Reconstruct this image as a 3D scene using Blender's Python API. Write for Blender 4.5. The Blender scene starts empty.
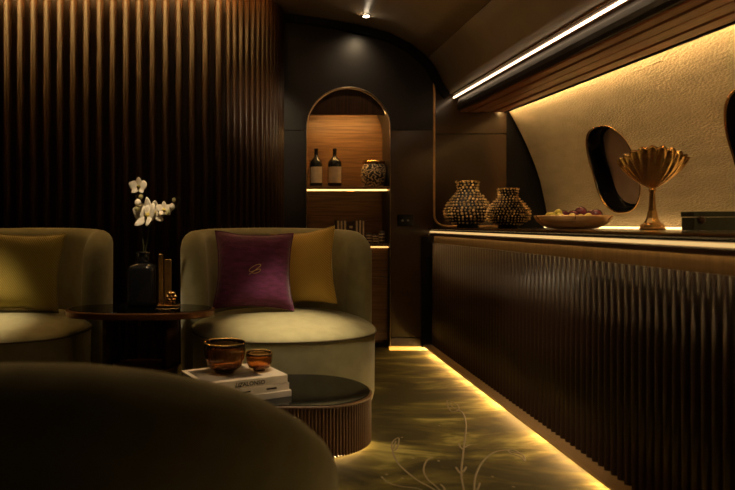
import bpy, bmesh, math, random
from math import sin, cos, pi, radians as R, sqrt
from mathutils import Vector, Matrix
random.seed(7)

# ------------------------------------------------------------------ camera, world, exposure
sc = bpy.context.scene
COL = sc.collection
FPX, VX, VY = 620.0, 264.0, 224.0            # focal length and vanishing point in pixels (735 x 490 frame)
cam_d = bpy.data.cameras.new('camera'); cam = bpy.data.objects.new('camera', cam_d); COL.objects.link(cam)
cam.location = (0, 0, 1.0); cam.rotation_euler = (R(90), 0, 0)
cam_d.sensor_width = 36; cam_d.lens = FPX / 735 * 36
cam_d.shift_x = (367.5 - VX) / 735; cam_d.shift_y = -(245 - VY) / 735
cam_d.clip_start = 0.02
cam_d.dof.use_dof = True; cam_d.dof.focus_distance = 3.7; cam_d.dof.aperture_fstop = 2.0
sc.camera = cam
w = bpy.data.worlds.new('world'); sc.world = w; w.use_nodes = True
w.node_tree.nodes['Background'].inputs[0].default_value = (1.0, 0.72, 0.42, 1)
w.node_tree.nodes['Background'].inputs[1].default_value = 0.0025
vs = sc.view_settings
vs.view_transform = 'Standard'; vs.look = 'None'; vs.gamma = 1; vs.use_curve_mapping = False
vs.exposure = 0.12

WARM = (1.0, 0.52, 0.14)
WARM2 = (1.0, 0.62, 0.24)

def px(x, y, d):
    """pixel + known distance -> point"""
    return Vector(((x - VX) * d / FPX, d, 1 - (y - VY) * d / FPX))
def ground(x, y, z=0.0):
    d = (1 - z) * FPX / (y - VY)
    return px(x, y, d)

# ------------------------------------------------------------------ materials
MATS = {}
def nodes_of(name):
    m = bpy.data.materials.new(name); m.use_nodes = True
    nt = m.node_tree; b = nt.nodes['Principled BSDF']
    MATS[name] = m
    return m, nt, b
def rgb(c): return (c[0], c[1], c[2], 1)
def mat(name, col, rough=0.5, metal=0.0, col2=None, scale=20.0, stretch=(1, 1, 1), bump=0.0, bscale=None,
        sheen=0.0, coat=0.0, detail=4.0, spec=0.5, trans=0.0, ior=1.45, ramp=(0.35, 0.65)):
    m, nt, b = nodes_of(name)
    L = nt.links; N = nt.nodes
    b.inputs['Roughness'].default_value = rough; b.inputs['Metallic'].default_value = metal
    b.inputs['Specular IOR Level'].default_value = spec
    b.inputs['Coat Weight'].default_value = coat; b.inputs['Coat Roughness'].default_value = 0.12
    b.inputs['Sheen Weight'].default_value = sheen; b.inputs['Sheen Roughness'].default_value = 0.4
    b.inputs['Transmission Weight'].default_value = trans; b.inputs['IOR'].default_value = ior
    tc = N.new('ShaderNodeTexCoord'); mp = N.new('ShaderNodeMapping')
    mp.inputs['Scale'].default_value = stretch
    L.new(tc.outputs['Object'], mp.inputs['Vector'])
    nz = N.new('ShaderNodeTexNoise'); nz.inputs['Scale'].default_value = scale; nz.inputs['Detail'].default_value = detail
    L.new(mp.outputs[0], nz.inputs['Vector'])
    rp = N.new('ShaderNodeValToRGB')
    c2 = col2 if col2 else tuple(c * 0.82 for c in col)
    rp.color_ramp.elements[0].position = ramp[0]; rp.color_ramp.elements[0].color = rgb(c2)
    rp.color_ramp.elements[1].position = ramp[1]; rp.color_ramp.elements[1].color = rgb(col)
    L.new(nz.outputs['Fac'], rp.inputs[0]); L.new(rp.outputs[0], b.inputs['Base Color'])
    if bump:
        n2 = N.new('ShaderNodeTexNoise'); n2.inputs['Scale'].default_value = bscale or scale * 3; n2.inputs['Detail'].default_value = 3
        L.new(mp.outputs[0], n2.inputs['Vector'])
        bp = N.new('ShaderNodeBump'); bp.inputs['Strength'].default_value = bump; bp.inputs['Distance'].default_value = 0.01
        L.new(n2.outputs['Fac'], bp.inputs['Height']); L.new(bp.outputs[0], b.inputs['Normal'])
    return m
def emit(name, col, s):
    m, nt, b = nodes_of(name)
    b.inputs['Base Color'].default_value = rgb((0.8, 0.7, 0.5))
    b.inputs['Emission Color'].default_value = rgb(col); b.inputs['Emission Strength'].default_value = s
    return m

def carpet_mat():
    m, nt, b = nodes_of('silk_carpet'); L = nt.links; N = nt.nodes
    tc = N.new('ShaderNodeTexCoord')
    mp = N.new('ShaderNodeMapping'); mp.inputs['Scale'].default_value = (1.0, 2.2, 1); L.new(tc.outputs['Object'], mp.inputs[0])
    n1 = N.new('ShaderNodeTexNoise'); n1.inputs['Scale'].default_value = 1.9; n1.inputs['Detail'].default_value = 4; n1.inputs['Roughness'].default_value = 0.6
    n1.inputs['Distortion'].default_value = 0.6
    L.new(mp.outputs[0], n1.inputs['Vector'])
    rp = N.new('ShaderNodeValToRGB'); e = rp.color_ramp.elements
    e[0].position = 0.42; e[0].color = (0.022, 0.017, 0.004, 1); e[1].position = 0.64; e[1].color = (0.33, 0.285, 0.085, 1)
    k = e.new(0.54); k.color = (0.10, 0.082, 0.016, 1)
    L.new(n1.outputs['Fac'], rp.inputs[0]); L.new(rp.outputs[0], b.inputs['Base Color'])
    b.inputs['Roughness'].default_value = 0.75; b.inputs['Sheen Weight'].default_value = 0.12; b.inputs['Sheen Tint'].default_value = (.8, .7, .3, 1)
    b.inputs['Specular IOR Level'].default_value = 0.2
    n2 = N.new('ShaderNodeTexNoise'); n2.inputs['Scale'].default_value = 260; L.new(tc.outputs['Object'], n2.inputs['Vector'])
    bp = N.new('ShaderNodeBump'); bp.inputs['Strength'].default_value = 0.35; bp.inputs['Distance'].default_value = 0.004
    L.new(n2.outputs['Fac'], bp.inputs['Height']); L.new(bp.outputs[0], b.inputs['Normal'])
    return m
def scroll_mat(name, dark, gold):
    m, nt, b = nodes_of(name); L = nt.links; N = nt.nodes
    tc = N.new('ShaderNodeTexCoord')
    wv = N.new('ShaderNodeTexWave'); wv.wave_type = 'RINGS'; wv.inputs['Scale'].default_value = 12; wv.inputs['Distortion'].default_value = 12
    wv.inputs['Detail'].default_value = 1.0; wv.inputs['Detail Scale'].default_value = 2.2
    L.new(tc.outputs['Object'], wv.inputs['Vector'])
    rp = N.new('ShaderNodeValToRGB'); e = rp.color_ramp.elements
    e[0].position = 0.60; e[0].color = rgb(dark); e[1].position = 0.68; e[1].color = rgb(gold)
    L.new(wv.outputs['Fac'], rp.inputs[0]); L.new(rp.outputs[0], b.inputs['Base Color'])
    b.inputs['Roughness'].default_value = 0.3
    return m

carpet_mat()
mat('leather_wall', (0.52, 0.43, 0.29), 0.55, col2=(0.44, 0.36, 0.235), scale=9, bump=1.0, bscale=95, stretch=(1, .5, 1.7))
mat('ceiling_satin', (0.60, 0.50, 0.37), 0.38, col2=(0.55, 0.45, 0.33), scale=3)
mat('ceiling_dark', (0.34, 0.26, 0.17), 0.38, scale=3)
mat('lacquer_black', (0.022, 0.018, 0.018), 0.38, scale=4, spec=0.4)
mat('lacquer_brown', (0.062, 0.034, 0.016), 0.26, scale=4, coat=0.3)
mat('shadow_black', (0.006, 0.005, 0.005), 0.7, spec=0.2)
mat('wood_soffit', (0.48, 0.19, 0.085), 0.34, col2=(0.25, 0.09, 0.038), scale=5, stretch=(22, .8, 22), detail=6, coat=0.15)
mat('wood_cabinet', (0.20, 0.105, 0.042), 0.42, col2=(0.10, 0.048, 0.020), scale=4, stretch=(.9, 20, 24), detail=6)
mat('wood_slat_wall', (0.040, 0.0165, 0.0055), 0.38, col2=(0.020, 0.008, 0.003), scale=5, stretch=(24, 24, .6), detail=6, spec=0.3)
mat('wood_slat_back', (0.012, 0.005, 0.003), 0.5, scale=5, stretch=(24, 24, .6), spec=0.2)  # darker than the slats: shade between them put into the colour
mat('wood_bar', (0.055, 0.030, 0.020), 0.28, col2=(0.038, 0.020, 0.013), scale=5, stretch=(24, 24, .8), detail=5, coat=0.12)
mat('wood_fascia', (0.20, 0.125, 0.055), 0.45, col2=(0.13, 0.08, 0.034), scale=5, stretch=(20, 26, .8), detail=5)
mat('wood_ledge', (0.45, 0.29, 0.14), 0.45, scale=6, stretch=(20, 1, 20))
mat('wood_drum', (0.13, 0.066, 0.030), 0.42, col2=(0.085, 0.042, 0.018), scale=6, stretch=(24, 24, .8))
mat('bronze', (0.22, 0.10, 0.038), 0.3, 0.65, scale=8)
mat('bronze_dark', (0.06, 0.03, 0.016), 0.35, 0.5, scale=8)
mat('pale_metal', (0.62, 0.53, 0.44), 0.35, 1.0)
mat('brass', (0.62, 0.36, 0.12), 0.24, 1.0, scale=30)
mat('brass_satin', (0.75, 0.45, 0.20), 0.5, 0.6)
mat('gold', (0.72, 0.46, 0.18), 0.26, 1.0, col2=(0.62, 0.38, 0.14), scale=40)
mat('gold_bead', (0.95, 0.66, 0.30), 0.3, 0.8, col2=(0.30, 0.17, 0.06), scale=45, ramp=(.40, .60))
mat('counter_top', (0.055, 0.034, 0.018), 0.16, scale=6, coat=0.4)
mat('black_glass', (0.004, 0.004, 0.005), 0.07, scale=5, spec=0.3)
mat('vase_black', (0.008, 0.008, 0.009), 0.10, scale=5)
mat('velvet_olive', (0.275, 0.262, 0.150), 0.8, col2=(0.23, 0.218, 0.122), scale=14, sheen=0.35, bump=0.12, bscale=240)
mat('velvet_front', (0.275, 0.262, 0.150), 0.8, col2=(0.23, 0.218, 0.122), scale=14, sheen=0.3, bump=0.12, bscale=240)
mat('piping', (0.12, 0.10, 0.055), 0.6, scale=30)
mat('cushion_purple', (0.150, 0.018, 0.105), 0.75, col2=(0.085, 0.009, 0.058), scale=18, stretch=(1, 1, 3), sheen=0.6, bump=0.3, bscale=90)
mat('thread_gold', (0.55, 0.34, 0.16), 0.5, 0.3)
mat('paper_white', (0.72, 0.66, 0.58), 0.55, scale=8)
mat('paper_edge', (0.55, 0.49, 0.40), 0.7, scale=30, stretch=(1, 1, 60))
mat('cover_grey', (0.04, 0.035, 0.03), 0.4, col2=(0.24, 0.215, 0.19), scale=7, ramp=(0.45, 0.55))
mat('ink', (0.02, 0.018, 0.016), 0.6)
mat('amber_glass', (0.80, 0.46, 0.17), 0.04, trans=1.0, ior=1.42, scale=5)
mat('bottle_glass', (0.008, 0.009, 0.006), 0.08, scale=5)
mat('wine_label', (0.60, 0.45, 0.28), 0.6, scale=20)
mat('petal', (0.80, 0.76, 0.68), 0.55, col2=(0.70, 0.63, 0.52), scale=30)
mat('petal_centre', (0.62, 0.50, 0.12), 0.5, scale=30)
mat('stem_green', (0.045, 0.05, 0.018), 0.5, scale=20)
mat('bud_green', (0.42, 0.40, 0.20), 0.5, scale=20)
mat('grape_red', (0.085, 0.012, 0.02), 0.22, scale=12, coat=0.3)
mat('grape_gold', (0.50, 0.40, 0.06), 0.28, scale=12)
mat('box_green', (0.022, 0.028, 0.014), 0.5, scale=20, bump=0.1)
mat('book_dark', (0.05, 0.028, 0.018), 0.5, scale=20)
mat('window_shade', (0.40, 0.29, 0.24), 0.4, scale=5)
mat('motif_thread', (0.21, 0.165, 0.10), 0.7, scale=40)
scroll_mat('scroll_pot', (0.012, 0.011, 0.012), (0.62, 0.47, 0.30))
emit('led_floor', WARM2, 36.0)
emit('led_base', (1.0, 0.46, 0.05), 1.1)
emit('led_lip', (1.0, .62, .23), 0.75)
emit('led_fascia', WARM2, 6.0)
emit('led_wall_top', WARM2, 52.0)
emit('led_wall_foot', WARM2, 3.5)
emit('led_ceiling', (1.0, 0.70, 0.42), 5.0)
emit('led_added_up', (1.0, 0.72, 0.42), 46.0)
emit('led_cove', (1.0, .58, .18), 60.0)
emit('led_added_end', (1.0, .58, .18), 26.0)
emit('led_shelf', WARM, 75.0)
emit('led_shelf_mid', WARM, 4.0)
emit('led_shelf_low', WARM, 1.6)
emit('led_table', WARM2, 14.0)
emit('spot_lens', (1.0, 0.80, 0.55), 25.0)
# ribbed velvet cushion (gold corduroy)
def corduroy(name, c1, c2):
    m, nt, b = nodes_of(name); L = nt.links; N = nt.nodes
    tc = N.new('ShaderNodeTexCoord'); mp = N.new('ShaderNodeMapping'); mp.inputs['Rotation'].default_value = (0, R(38), 0)
    L.new(tc.outputs['Object'], mp.inputs[0])
    wv = N.new('ShaderNodeTexWave'); wv.bands_direction = 'X'; wv.inputs['Scale'].default_value = 32; wv.inputs['Distortion'].default_value = 0.4
    L.new(mp.outputs[0], wv.inputs['Vector'])
    rp = N.new('ShaderNodeValToRGB'); rp.color_ramp.elements[0].color = rgb(c2); rp.color_ramp.elements[1].color = rgb(c1)
    L.new(wv.outputs['Fac'], rp.inputs[0]); L.new(rp.outputs[0], b.inputs['Base Color'])
    bp = N.new('ShaderNodeBump'); bp.inputs['Strength'].default_value = 0.4; bp.inputs['Distance'].default_value = 0.004
    L.new(wv.outputs['Fac'], bp.inputs['Height']); L.new(bp.outputs[0], b.inputs['Normal'])
    b.inputs['Roughness'].default_value = 0.7; b.inputs['Sheen Weight'].default_value = 0.4
corduroy('cushion_gold', (0.66, 0.43, 0.07), (0.42, 0.26, 0.035))
corduroy('cushion_moss', (0.34, 0.26, 0.025), (0.22, 0.165, 0.014))

# ------------------------------------------------------------------ mesh helpers
def mesh(name, verts, faces, m, parent=None, smooth=False, loc=None):
    me = bpy.data.meshes.new(name); me.from_pydata([tuple(v) for v in verts], [], faces); me.validate(); me.update()
    bm = bmesh.new(); bm.from_mesh(me); bmesh.ops.recalc_face_normals(bm, faces=bm.faces); bm.to_mesh(me); bm.free()
    if smooth:
        for p in me.polygons: p.use_smooth = True
    me.materials.append(MATS[m])
    o = bpy.data.objects.new(name, me); COL.objects.link(o)
    if parent: o.parent = parent
    if loc is not None: o.location = loc
    return o
def from_bm(name, bm, m, parent=None, smooth=False, loc=None):
    me = bpy.data.meshes.new(name); bmesh.ops.recalc_face_normals(bm, faces=bm.faces); bm.to_mesh(me); bm.free()
    if smooth:
        for p in me.polygons: p.use_smooth = True
    me.materials.append(MATS[m])
    o = bpy.data.objects.new(name, me); COL.objects.link(o)
    if parent: o.parent = parent
    if loc is not None: o.location = loc
    return o
def box(name, x0, x1, y0, y1, z0, z1, m, parent=None, bev=0.0, seg=2):
    bm = bmesh.new(); bmesh.ops.create_cube(bm, size=1)
    for v in bm.verts:
        v.co = Vector(((x0 + x1) / 2 + v.co.x * (x1 - x0), (y0 + y1) / 2 + v.co.y * (y1 - y0), (z0 + z1) / 2 + v.co.z * (z1 - z0)))
    if bev: bmesh.ops.bevel(bm, geom=list(bm.edges), offset=bev, segments=seg, affect='EDGES', profile=0.5)
    return from_bm(name, bm, m, parent)
def prism_y(name, prof, y0, y1, m, parent=None, shift=None, smooth=False, closed=True):
    """profile [(x,z)] swept from y0 to y1; shift(y) is added to z"""
    n = len(prof); f = shift or (lambda y: 0)
    vs_ = [(x, y0, z + f(y0)) for x, z in prof] + [(x, y1, z + f(y1)) for x, z in prof]
    fs = [(i, (i + 1) % n, n + (i + 1) % n, n + i) for i in range(n if closed else n - 1)]
    if closed: fs += [tuple(range(n)), tuple(range(2 * n - 1, n - 1, -1))]
    return mesh(name, vs_, fs, m, parent, smooth)
def lathe(name, prof, m, parent=None, seg=48, smooth=True, loc=None, rad=None, cap=False):
    """prof [(r,z)]; rad(theta, i) multiplies the radius"""
    vs_, fs = [], []
    for i, (r, z) in enumerate(prof):
        for k in range(seg):
            t = 2 * pi * k / seg; q = r * (rad(t, i) if rad else 1)
            vs_.append((q * cos(t), q * sin(t), z))
    for i in range(len(prof) - 1):
        for k in range(seg):
            a = i * seg + k; b = i * seg + (k + 1) % seg
            fs.append((a, b, b + seg, a + seg))
    if prof[0][0] > 1e-5 and cap: fs.append(tuple(range(seg - 1, -1, -1)))
    if cap: fs.append(tuple(range((len(prof) - 1) * seg, len(prof) * seg)))
    o = mesh(name, vs_, fs, m, parent, smooth, loc)
    return o
def tube(name, pts, r, m, parent=None, seg=8, flat=1.0, loc=None, closed=False):
    """swept tube through pts; r number or list; flat squashes z"""
    pts = [Vector(p) for p in pts]; n = len(pts); vs_, fs = [], []
    up = Vector((0, 0, 1)); prevn = None
    for i, p in enumerate(pts):
        if closed: t = pts[(i + 1) % n] - pts[i - 1]
        else: t = pts[min(i + 1, n - 1)] - pts[max(i - 1, 0)]
        t.normalize()
        if prevn is None:
            a = up if abs(t.dot(up)) < 0.9 else Vector((0, 1, 0))
            nn = (a - t * a.dot(t)).normalized()
        else: nn = (prevn - t * prevn.dot(t)).normalized()
        prevn = nn; bb = t.cross(nn); rr = r[i] if isinstance(r, (list, tuple)) else r
        for k in range(seg):
            q = 2 * pi * k / seg; v = (nn * cos(q) + bb * sin(q)) * rr; v.z *= flat
            vs_.append(p + v)
    for i in range(n if closed else n - 1):
        j = (i + 1) % n
        for k in range(seg):
            fs.append((i * seg + k, i * seg + (k + 1) % seg, j * seg + (k + 1) % seg, j * seg + k))
    if not closed: fs += [tuple(range(seg - 1, -1, -1)), tuple(range((n - 1) * seg, n * seg))]
    return mesh(name, vs_, fs, m, parent, True, loc)
def smoothpath(pts, k=6):
    P = [Vector(p) for p in pts]; out = []
    for i in range(len(P) - 1):
        p0 = P[max(i - 1, 0)]; p1 = P[i]; p2 = P[i + 1]; p3 = P[min(i + 2, len(P) - 1)]
        for j in range(k):
            t = j / k
            out.append(0.5 * ((2 * p1) + (p2 - p0) * t + (2 * p0 - 5 * p1 + 4 * p2 - p3) * t * t + (3 * p1 - p0 - 3 * p2 + p3) * t ** 3))
    out.append(P[-1]); return out
def tag(o, label, cat, group=None):
    o['label'] = label; o['category'] = cat
    if group: o['group'] = group
    return o
def struct(o): o['kind'] = 'structure'; return o
def empty(name, loc=(0, 0, 0), rz=0):
    o = bpy.data.objects.new(name, None); COL.objects.link(o); o.location = loc; o.rotation_euler = (0, 0, rz); o.empty_display_size = 0.1
    return o
def dup(src, parent, loc, rz=0, name=None):
    c = src.copy(); COL.objects.link(c); c.parent = parent; c.location = loc; c.rotation_euler = (0, 0, rz)
    return c
def child_mesh_clone(o, parent):
    c = o.copy(); COL.objects.link(c); c.parent = parent; return c
def supere(t, a, b, n=2.0):
    c, s = cos(t), sin(t)
    return (a * math.copysign(abs(c) ** (2 / n), c), b * math.copysign(abs(s) ** (2 / n), s))
def text_mesh(name, s, size, m, parent, M, shear=0.0, sx=1.0):
    cu = bpy.data.curves.new(name, 'FONT'); cu.body = s; cu.size = size; cu.extrude = 0.0004; cu.shear = shear; cu.offset = .0005; cu.resolution_u = 3
    t = bpy.data.objects.new(name, cu); COL.objects.link(t)
    bpy.context.view_layer.update()
    me = bpy.data.meshes.new_from_object(t.evaluated_get(bpy.context.evaluated_depsgraph_get()))
    bpy.data.objects.remove(t); bpy.data.curves.remove(cu)
    me.materials.clear(); me.materials.append(MATS[m])
    for v in me.vertices: v.co.x *= sx
    me.transform(M)
    o = bpy.data.objects.new(name, me); COL.objects.link(o); o.parent = parent
    return o

# ================================================================== THE SETTING
DB = 4.90                                   # back wall distance
rise = lambda y: 0.028 * (y - DB)           # the ceiling climbs slightly with distance
floor = struct(box('floor', -3.2, 2.6, -1.2, 5.6, -0.06, 0.0, 'silk_carpet'))

# carpet embroidery
def cp(u, v): return ground(370 + u / 4.324, 380 + v / 4.324, 0.0)
def motif(pts, r=0.0045, name='floral_stem'):
    P = [cp(u, v) + Vector((0, 0, 0.0004)) for u, v in pts]
    return tube(name, smoothpath(P, 5), r, 'motif_thread', floor, 6, 0.18)
motif([(412, 520), (404, 470), (395, 400), (405, 300), (415, 200), (405, 150), (385, 130)])
motif([(452, 520), (450, 470), (458, 410), (490, 350), (540, 312), (595, 303)])
motif([(330, 520), (270, 470), (200, 430), (130, 370), (102, 325), (98, 305)])
motif([(320, 500), (290, 465), (250, 430), (232, 390), (245, 350), (272, 335)], 0.004)
motif([(240, 485), (200, 468), (130, 460), (80, 445), (50, 418)], 0.004)
motif([(460, 480), (470, 462), (474, 446)], 0.004, 'floral_leaf'); motif([(318, 490), (322, 470), (306, 452)], 0.004, 'floral_leaf')
for a in ([(399, 410), (385, 398), (372, 378)], [(399, 400), (410, 388), (416, 376)], [(404, 302), (390, 290), (384, 276)], [(405, 295), (420, 286), (436, 280)]):
    motif(a, 0.005, 'floral_leaf')
for a in ([(385, 130), (356, 138), (338, 118), (333, 92), (352, 94), (380, 112), (385, 130)],
          [(385, 130), (365, 124), (350, 110), (340, 98)],
          [(98, 305), (93, 290), (100, 265), (124, 250), (122, 280), (110, 302), (98, 305)], [(100, 300), (106, 282), (112, 264)],
          [(595, 303), (615, 300), (640, 312), (666, 330), (668, 352), (655, 335), (630, 325), (608, 318), (595, 303)], [(600, 306), (630, 314), (652, 322)]):
    motif(a, 0.004, 'floral_bud')
for u, v in ((300, 198), (186, 338), (140, 424), (72, 408), (296, 350), (530, 418), (138, 248), (620, 462)):
    c = cp(u, v); lathe('floral_dot', [(0.0001, 0.0015), (0.004, 0.0012), (0.006, 0.0)], 'motif_thread', floor, 10, loc=c)

# ceiling : two long panels with a seam, following the cabin section
cl = [(-3.2, 2.70), (-1.2, 2.70), (-.4, 2.692), (.0, 2.675), (.213, 2.652), (.470, 2.616), (.664, 2.581), (.83, 2.545), (.988, 2.502), (1.159, 2.415), (1.288, 2.309)]
cr = [(1.290, 2.307), (1.352, 2.225), (1.40, 2.12), (1.43, 2.065), (1.468, 2.03), (1.50, 2.018)]
ceil = struct(prism_y('ceiling', [(x, z + .09) for x, z in cl + cr] + [(1.50, 2.9), (-3.2, 2.9)], -1.2, DB + .4, 'shadow_black', None, rise))
prism_y('ceiling_panel', cl + [(x, z + .03) for x, z in reversed(cl)], -1.2, DB, 'ceiling_satin', ceil, rise, True)
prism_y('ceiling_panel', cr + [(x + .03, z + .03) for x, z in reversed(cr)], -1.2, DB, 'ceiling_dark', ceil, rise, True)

# light channel along the ceiling edge
ch = struct(empty('trim_1', (0, 0, 0)))
prism_y('channel_lip', [(1.474, 2.024), (1.480, 2.030), (1.488, 2.022), (1.482, 2.017)], -1.2, DB - .01, 'brass', ch, rise)
prism_y('channel_body', [(1.492, 2.016), (1.55, 2.05), (1.56, 2.0), (1.522, 1.985)], -1.2, DB - .01, 'bronze_dark', ch, rise)
prism_y('light_strip', [(1.494, 2.003), (1.503, 1.995), (1.499, 1.990), (1.489, 1.998)], 1.3, DB - .01, 'led_ceiling', ch, rise)

# unseen uplight cove, added on the other side to brighten the ceiling
cvu = struct(empty('trim_3'))
prism_y('added_cove_ledge', [(-.86, 2.70), (-.86, 2.575), (-.68, 2.575), (-.68, 2.60), (-.70, 2.60), (-.70, 2.59), (-.84, 2.59), (-.84, 2.70)], .2, 4.25, 'lacquer_black', cvu, rise)
prism_y('light_strip', [(-.80, 2.592), (-.76, 2.592), (-.76, 2.604), (-.80, 2.604)], .9, 4.25, 'led_added_up', cvu, rise)
# timber soffit over the bar
sf = struct(empty('trim_2'))
face = [(1.56, 2.06), (1.525, 1.985), (1.512, 1.96), (1.506, 1.93), (1.508, 1.905), (1.52, 1.888), (1.54, 1.884), (1.60, 1.90)]
prism_y('bullnose', face, -1.2, 4.84, 'lacquer_black', sf, rise, False)
prism_y('soffit_core', [(1.53, 2.2), (1.53, 1.90), (1.88, 1.90), (1.88, 2.2)], -1.2, 4.84, 'shadow_black', sf, rise)
xs = [1.53, 1.60, 1.685, 1.78, 1.872]
for i in range(4):
    prism_y('plank', [(xs[i] + .003, 1.91), (xs[i] + .003, 1.882), (xs[i] + .008, 1.877 - .004 * (i % 2)), (xs[i + 1] - .008, 1.877 - .004 * (i % 2)), (xs[i + 1] - .003, 1.882), (xs[i + 1] - .003, 1.91)], -1.2, 4.84, 'wood_soffit', sf, rise)
prism_y('edge_lip', [(1.872, 1.92), (1.872, 1.868), (1.888, 1.868), (1.888, 1.92)], -1.2, 4.84, 'shadow_black', sf, rise)

# fuselage wall, leather covered, leaning in
PROF = [(2.262, .90), (2.242, 1.0), (2.222, 1.12), (2.185, 1.31), (2.125, 1.49), (2.055, 1.65), (1.985, 1.79), (1.93, 1.89), (1.90, 1.94)]
def wallx(z):
    for (x0, z0), (x1, z1) in zip(PROF, PROF[1:]):
        if z <= z1: return x0 + (x1 - x0) * (z - z0) / (z1 - z0)
    return PROF[-1][0]
def wpt(y, z, off=0.0):
    e = .02; dx = (wallx(z + e) - wallx(z - e)) / (2 * e)
    n = Vector((-1, 0, dx)).normalized()            # points into the cabin
    return Vector((wallx(z), y, z)) - n * off
wall_r = struct(box('wall_right', 2.36, 2.44, -1.2, 5.3, 0, 2.6, 'shadow_black'))
WINS = [(3.86, 1.338), (2.64, 1.338), (1.42, 1.338)]
WA, WB, WN = .245, .268, 2.5
def oval(k, n, a=WA, b=WB): return supere(2 * pi * k / n, a, b, WN)
def wall_panel(yc, zc, y0, y1, z0, z1):
    n = 96; rings = 9; vs_, fs = [], []
    for r in range(rings + 1):
        t = r / rings
        for k in range(n):
            ox, oz = oval(k, n)
            # ray to the rectangle border
            L = 1e9
            if ox > 1e-6: L = min(L, (y1 - yc) / ox)
            if ox < -1e-6: L = min(L, (y0 - yc) / ox)
            if oz > 1e-6: L = min(L, (z1 - zc) / oz)
            if oz < -1e-6: L = min(L, (z0 - zc) / oz)
            s = 1 + (L - 1) * t
            vs_.append(wpt(yc + ox * s, zc + oz * s))
    # snap the four corners
    def near(y, z):
        best = min(range(n), key=lambda k: (vs_[rings * n + k].y - y) ** 2 + (vs_[rings * n + k].z - z) ** 2)
        vs_[rings * n + best] = wpt(y, z)
    for y in (y0, y1):
        for z in (z0, z1): near(y, z)
    for r in range(rings):
        for k in range(n):
            a = r * n + k; b = r * n + (k + 1) % n
            fs.append((a, b, b + n, a + n))
    return mesh('leather_panel', vs_, fs, 'leather_wall', wall_r, True)
seams = [4.885, 3.25, 2.03, 0.81]
for (yc, zc), y1, y0 in zip(WINS, seams, seams[1:]): wall_panel(yc, zc, y0 + .0012, y1 - .0012, .93, 1.935)
wall_panel(.0, 1.338, -1.2, .806, .93, 1.935)
for y in seams[1:]:
    mesh('seam_backing', [wpt(y - .02, z, .006) for z in (.93, 1.2, 1.45, 1.7, 1.93)] + [wpt(y + .02, z, .006) for z in (.93, 1.2, 1.45, 1.7, 1.93)], [(i, i + 1, i + 6, i + 5) for i in range(4)], 'leather_wall', wall_r, True)
# little slot above the first window
c = [wpt(3.22, 1.815, -.001), wpt(3.08, 1.812, -.001)]
tube('vent_slot', c, .003, 'leather_wall', wall_r, 6)
for wi, (yc, zc) in enumerate(WINS + [(0.0, 1.338)]):
    win = struct(empty('window_%d' % (wi + 1)))
    n = 72
    def ring(a, b, off): return [wpt(yc + oval(k, n, a, b)[0], zc + oval(k, n, a, b)[1], off) for k in range(n)]
    def skin(name, rings, m):
        vs_ = [v for r in rings for v in r]
        fs = [(i * n + k, i * n + (k + 1) % n, (i + 1) * n + (k + 1) % n, (i + 1) * n + k) for i in range(len(rings) - 1) for k in range(n)]
        return mesh(name, vs_, fs, m, win, True)
    skin('window_frame', [ring(WA + .002, WB + .002, .003), ring(WA + .001, WB + .001, -.004), ring(WA - .004, WB - .004, -.004), ring(WA - .010, WB - .010, .012)], 'brass')
    skin('reveal', [ring(WA - .010, WB - .010, .0), ring(WA - .016, WB - .016, .02), ring(WA - .024, WB - .024, .10), ring(WA - .03, WB - .03, .11)], 'black_glass')
    skin('inner_ring', [ring(WA - .026, WB - .026, .085), ring(WA - .034, WB - .034, .083), ring(WA - .040, WB - .040, .09)], 'black_glass')
    vs_ = ring(WA - .028, WB - .028, .1); vs_.append(wpt(yc, zc, .1))
    mesh('shade_panel', vs_, [(k, (k + 1) % n, n) for k in range(n)], 'window_shade', win, True)

# wall light strips (top and foot of the leather wall)
s1 = prism_y('led_strip', [(1.892, 1.905), (1.892, 1.897), (1.905, 1.897), (1.905, 1.905)], 1.0, 4.86, 'led_wall_top', None, rise)
tag(s1, 'thin warm light strip tucked between timber soffit and leather wall', 'light strip')

# back wall : lacquer panels around the arched niche
AXC, AR, ASZ = .666, .33, 1.752             # arch centre, radius, springing height
wall_b = struct(box('wall_back', -3.2, 2.44, 5.36, 5.44, 0, 2.9, 'shadow_black'))
def ceilz(x):
    P = cl + cr
    for (x0, z0), (x1, z1) in zip(P, P[1:]):
        if x <= x1: return z0 + (z1 - z0) * (x - x0) / (x1 - x0)
    return P[-1][1]
PX0, PX1 = -.1, 1.338
box('wall_panel', PX0, AXC - AR, DB, DB + .03, .10, ASZ - .012, 'lacquer_black', wall_b, .002, 1)
box('wall_panel', AXC + AR, PX1, DB, DB + .03, .105, ASZ - .012, 'lacquer_brown', wall_b, .002, 1)
# upper panel with the arch cut out of it
n = 40; vs_, fs = [], []
for i in range(n + 1):
    t = pi - pi * i / n; vs_.append((AXC + AR * cos(t), DB, ASZ - .008 if i in (0, n) else ASZ + AR * sin(t)))
top = []
for i in range(n + 1):
    u = i / n; x = PX0 + (PX1 - PX0) * u; top.append((x, DB, ceilz(x) - .004))
for v in top: vs_.append(v)
fs = [(i, i + 1, n + 2 + i, n + 1 + i) for i in range(n)]
bl = len(vs_); vs_ += [(PX0, DB, ASZ - .008), (PX1, DB, ASZ - .008)]
fs += [(bl, 0, n + 1), (n, bl + 1, 2 * n + 1)]
mesh('wall_panel', vs_, fs, 'lacquer_black', wall_b)
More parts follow.
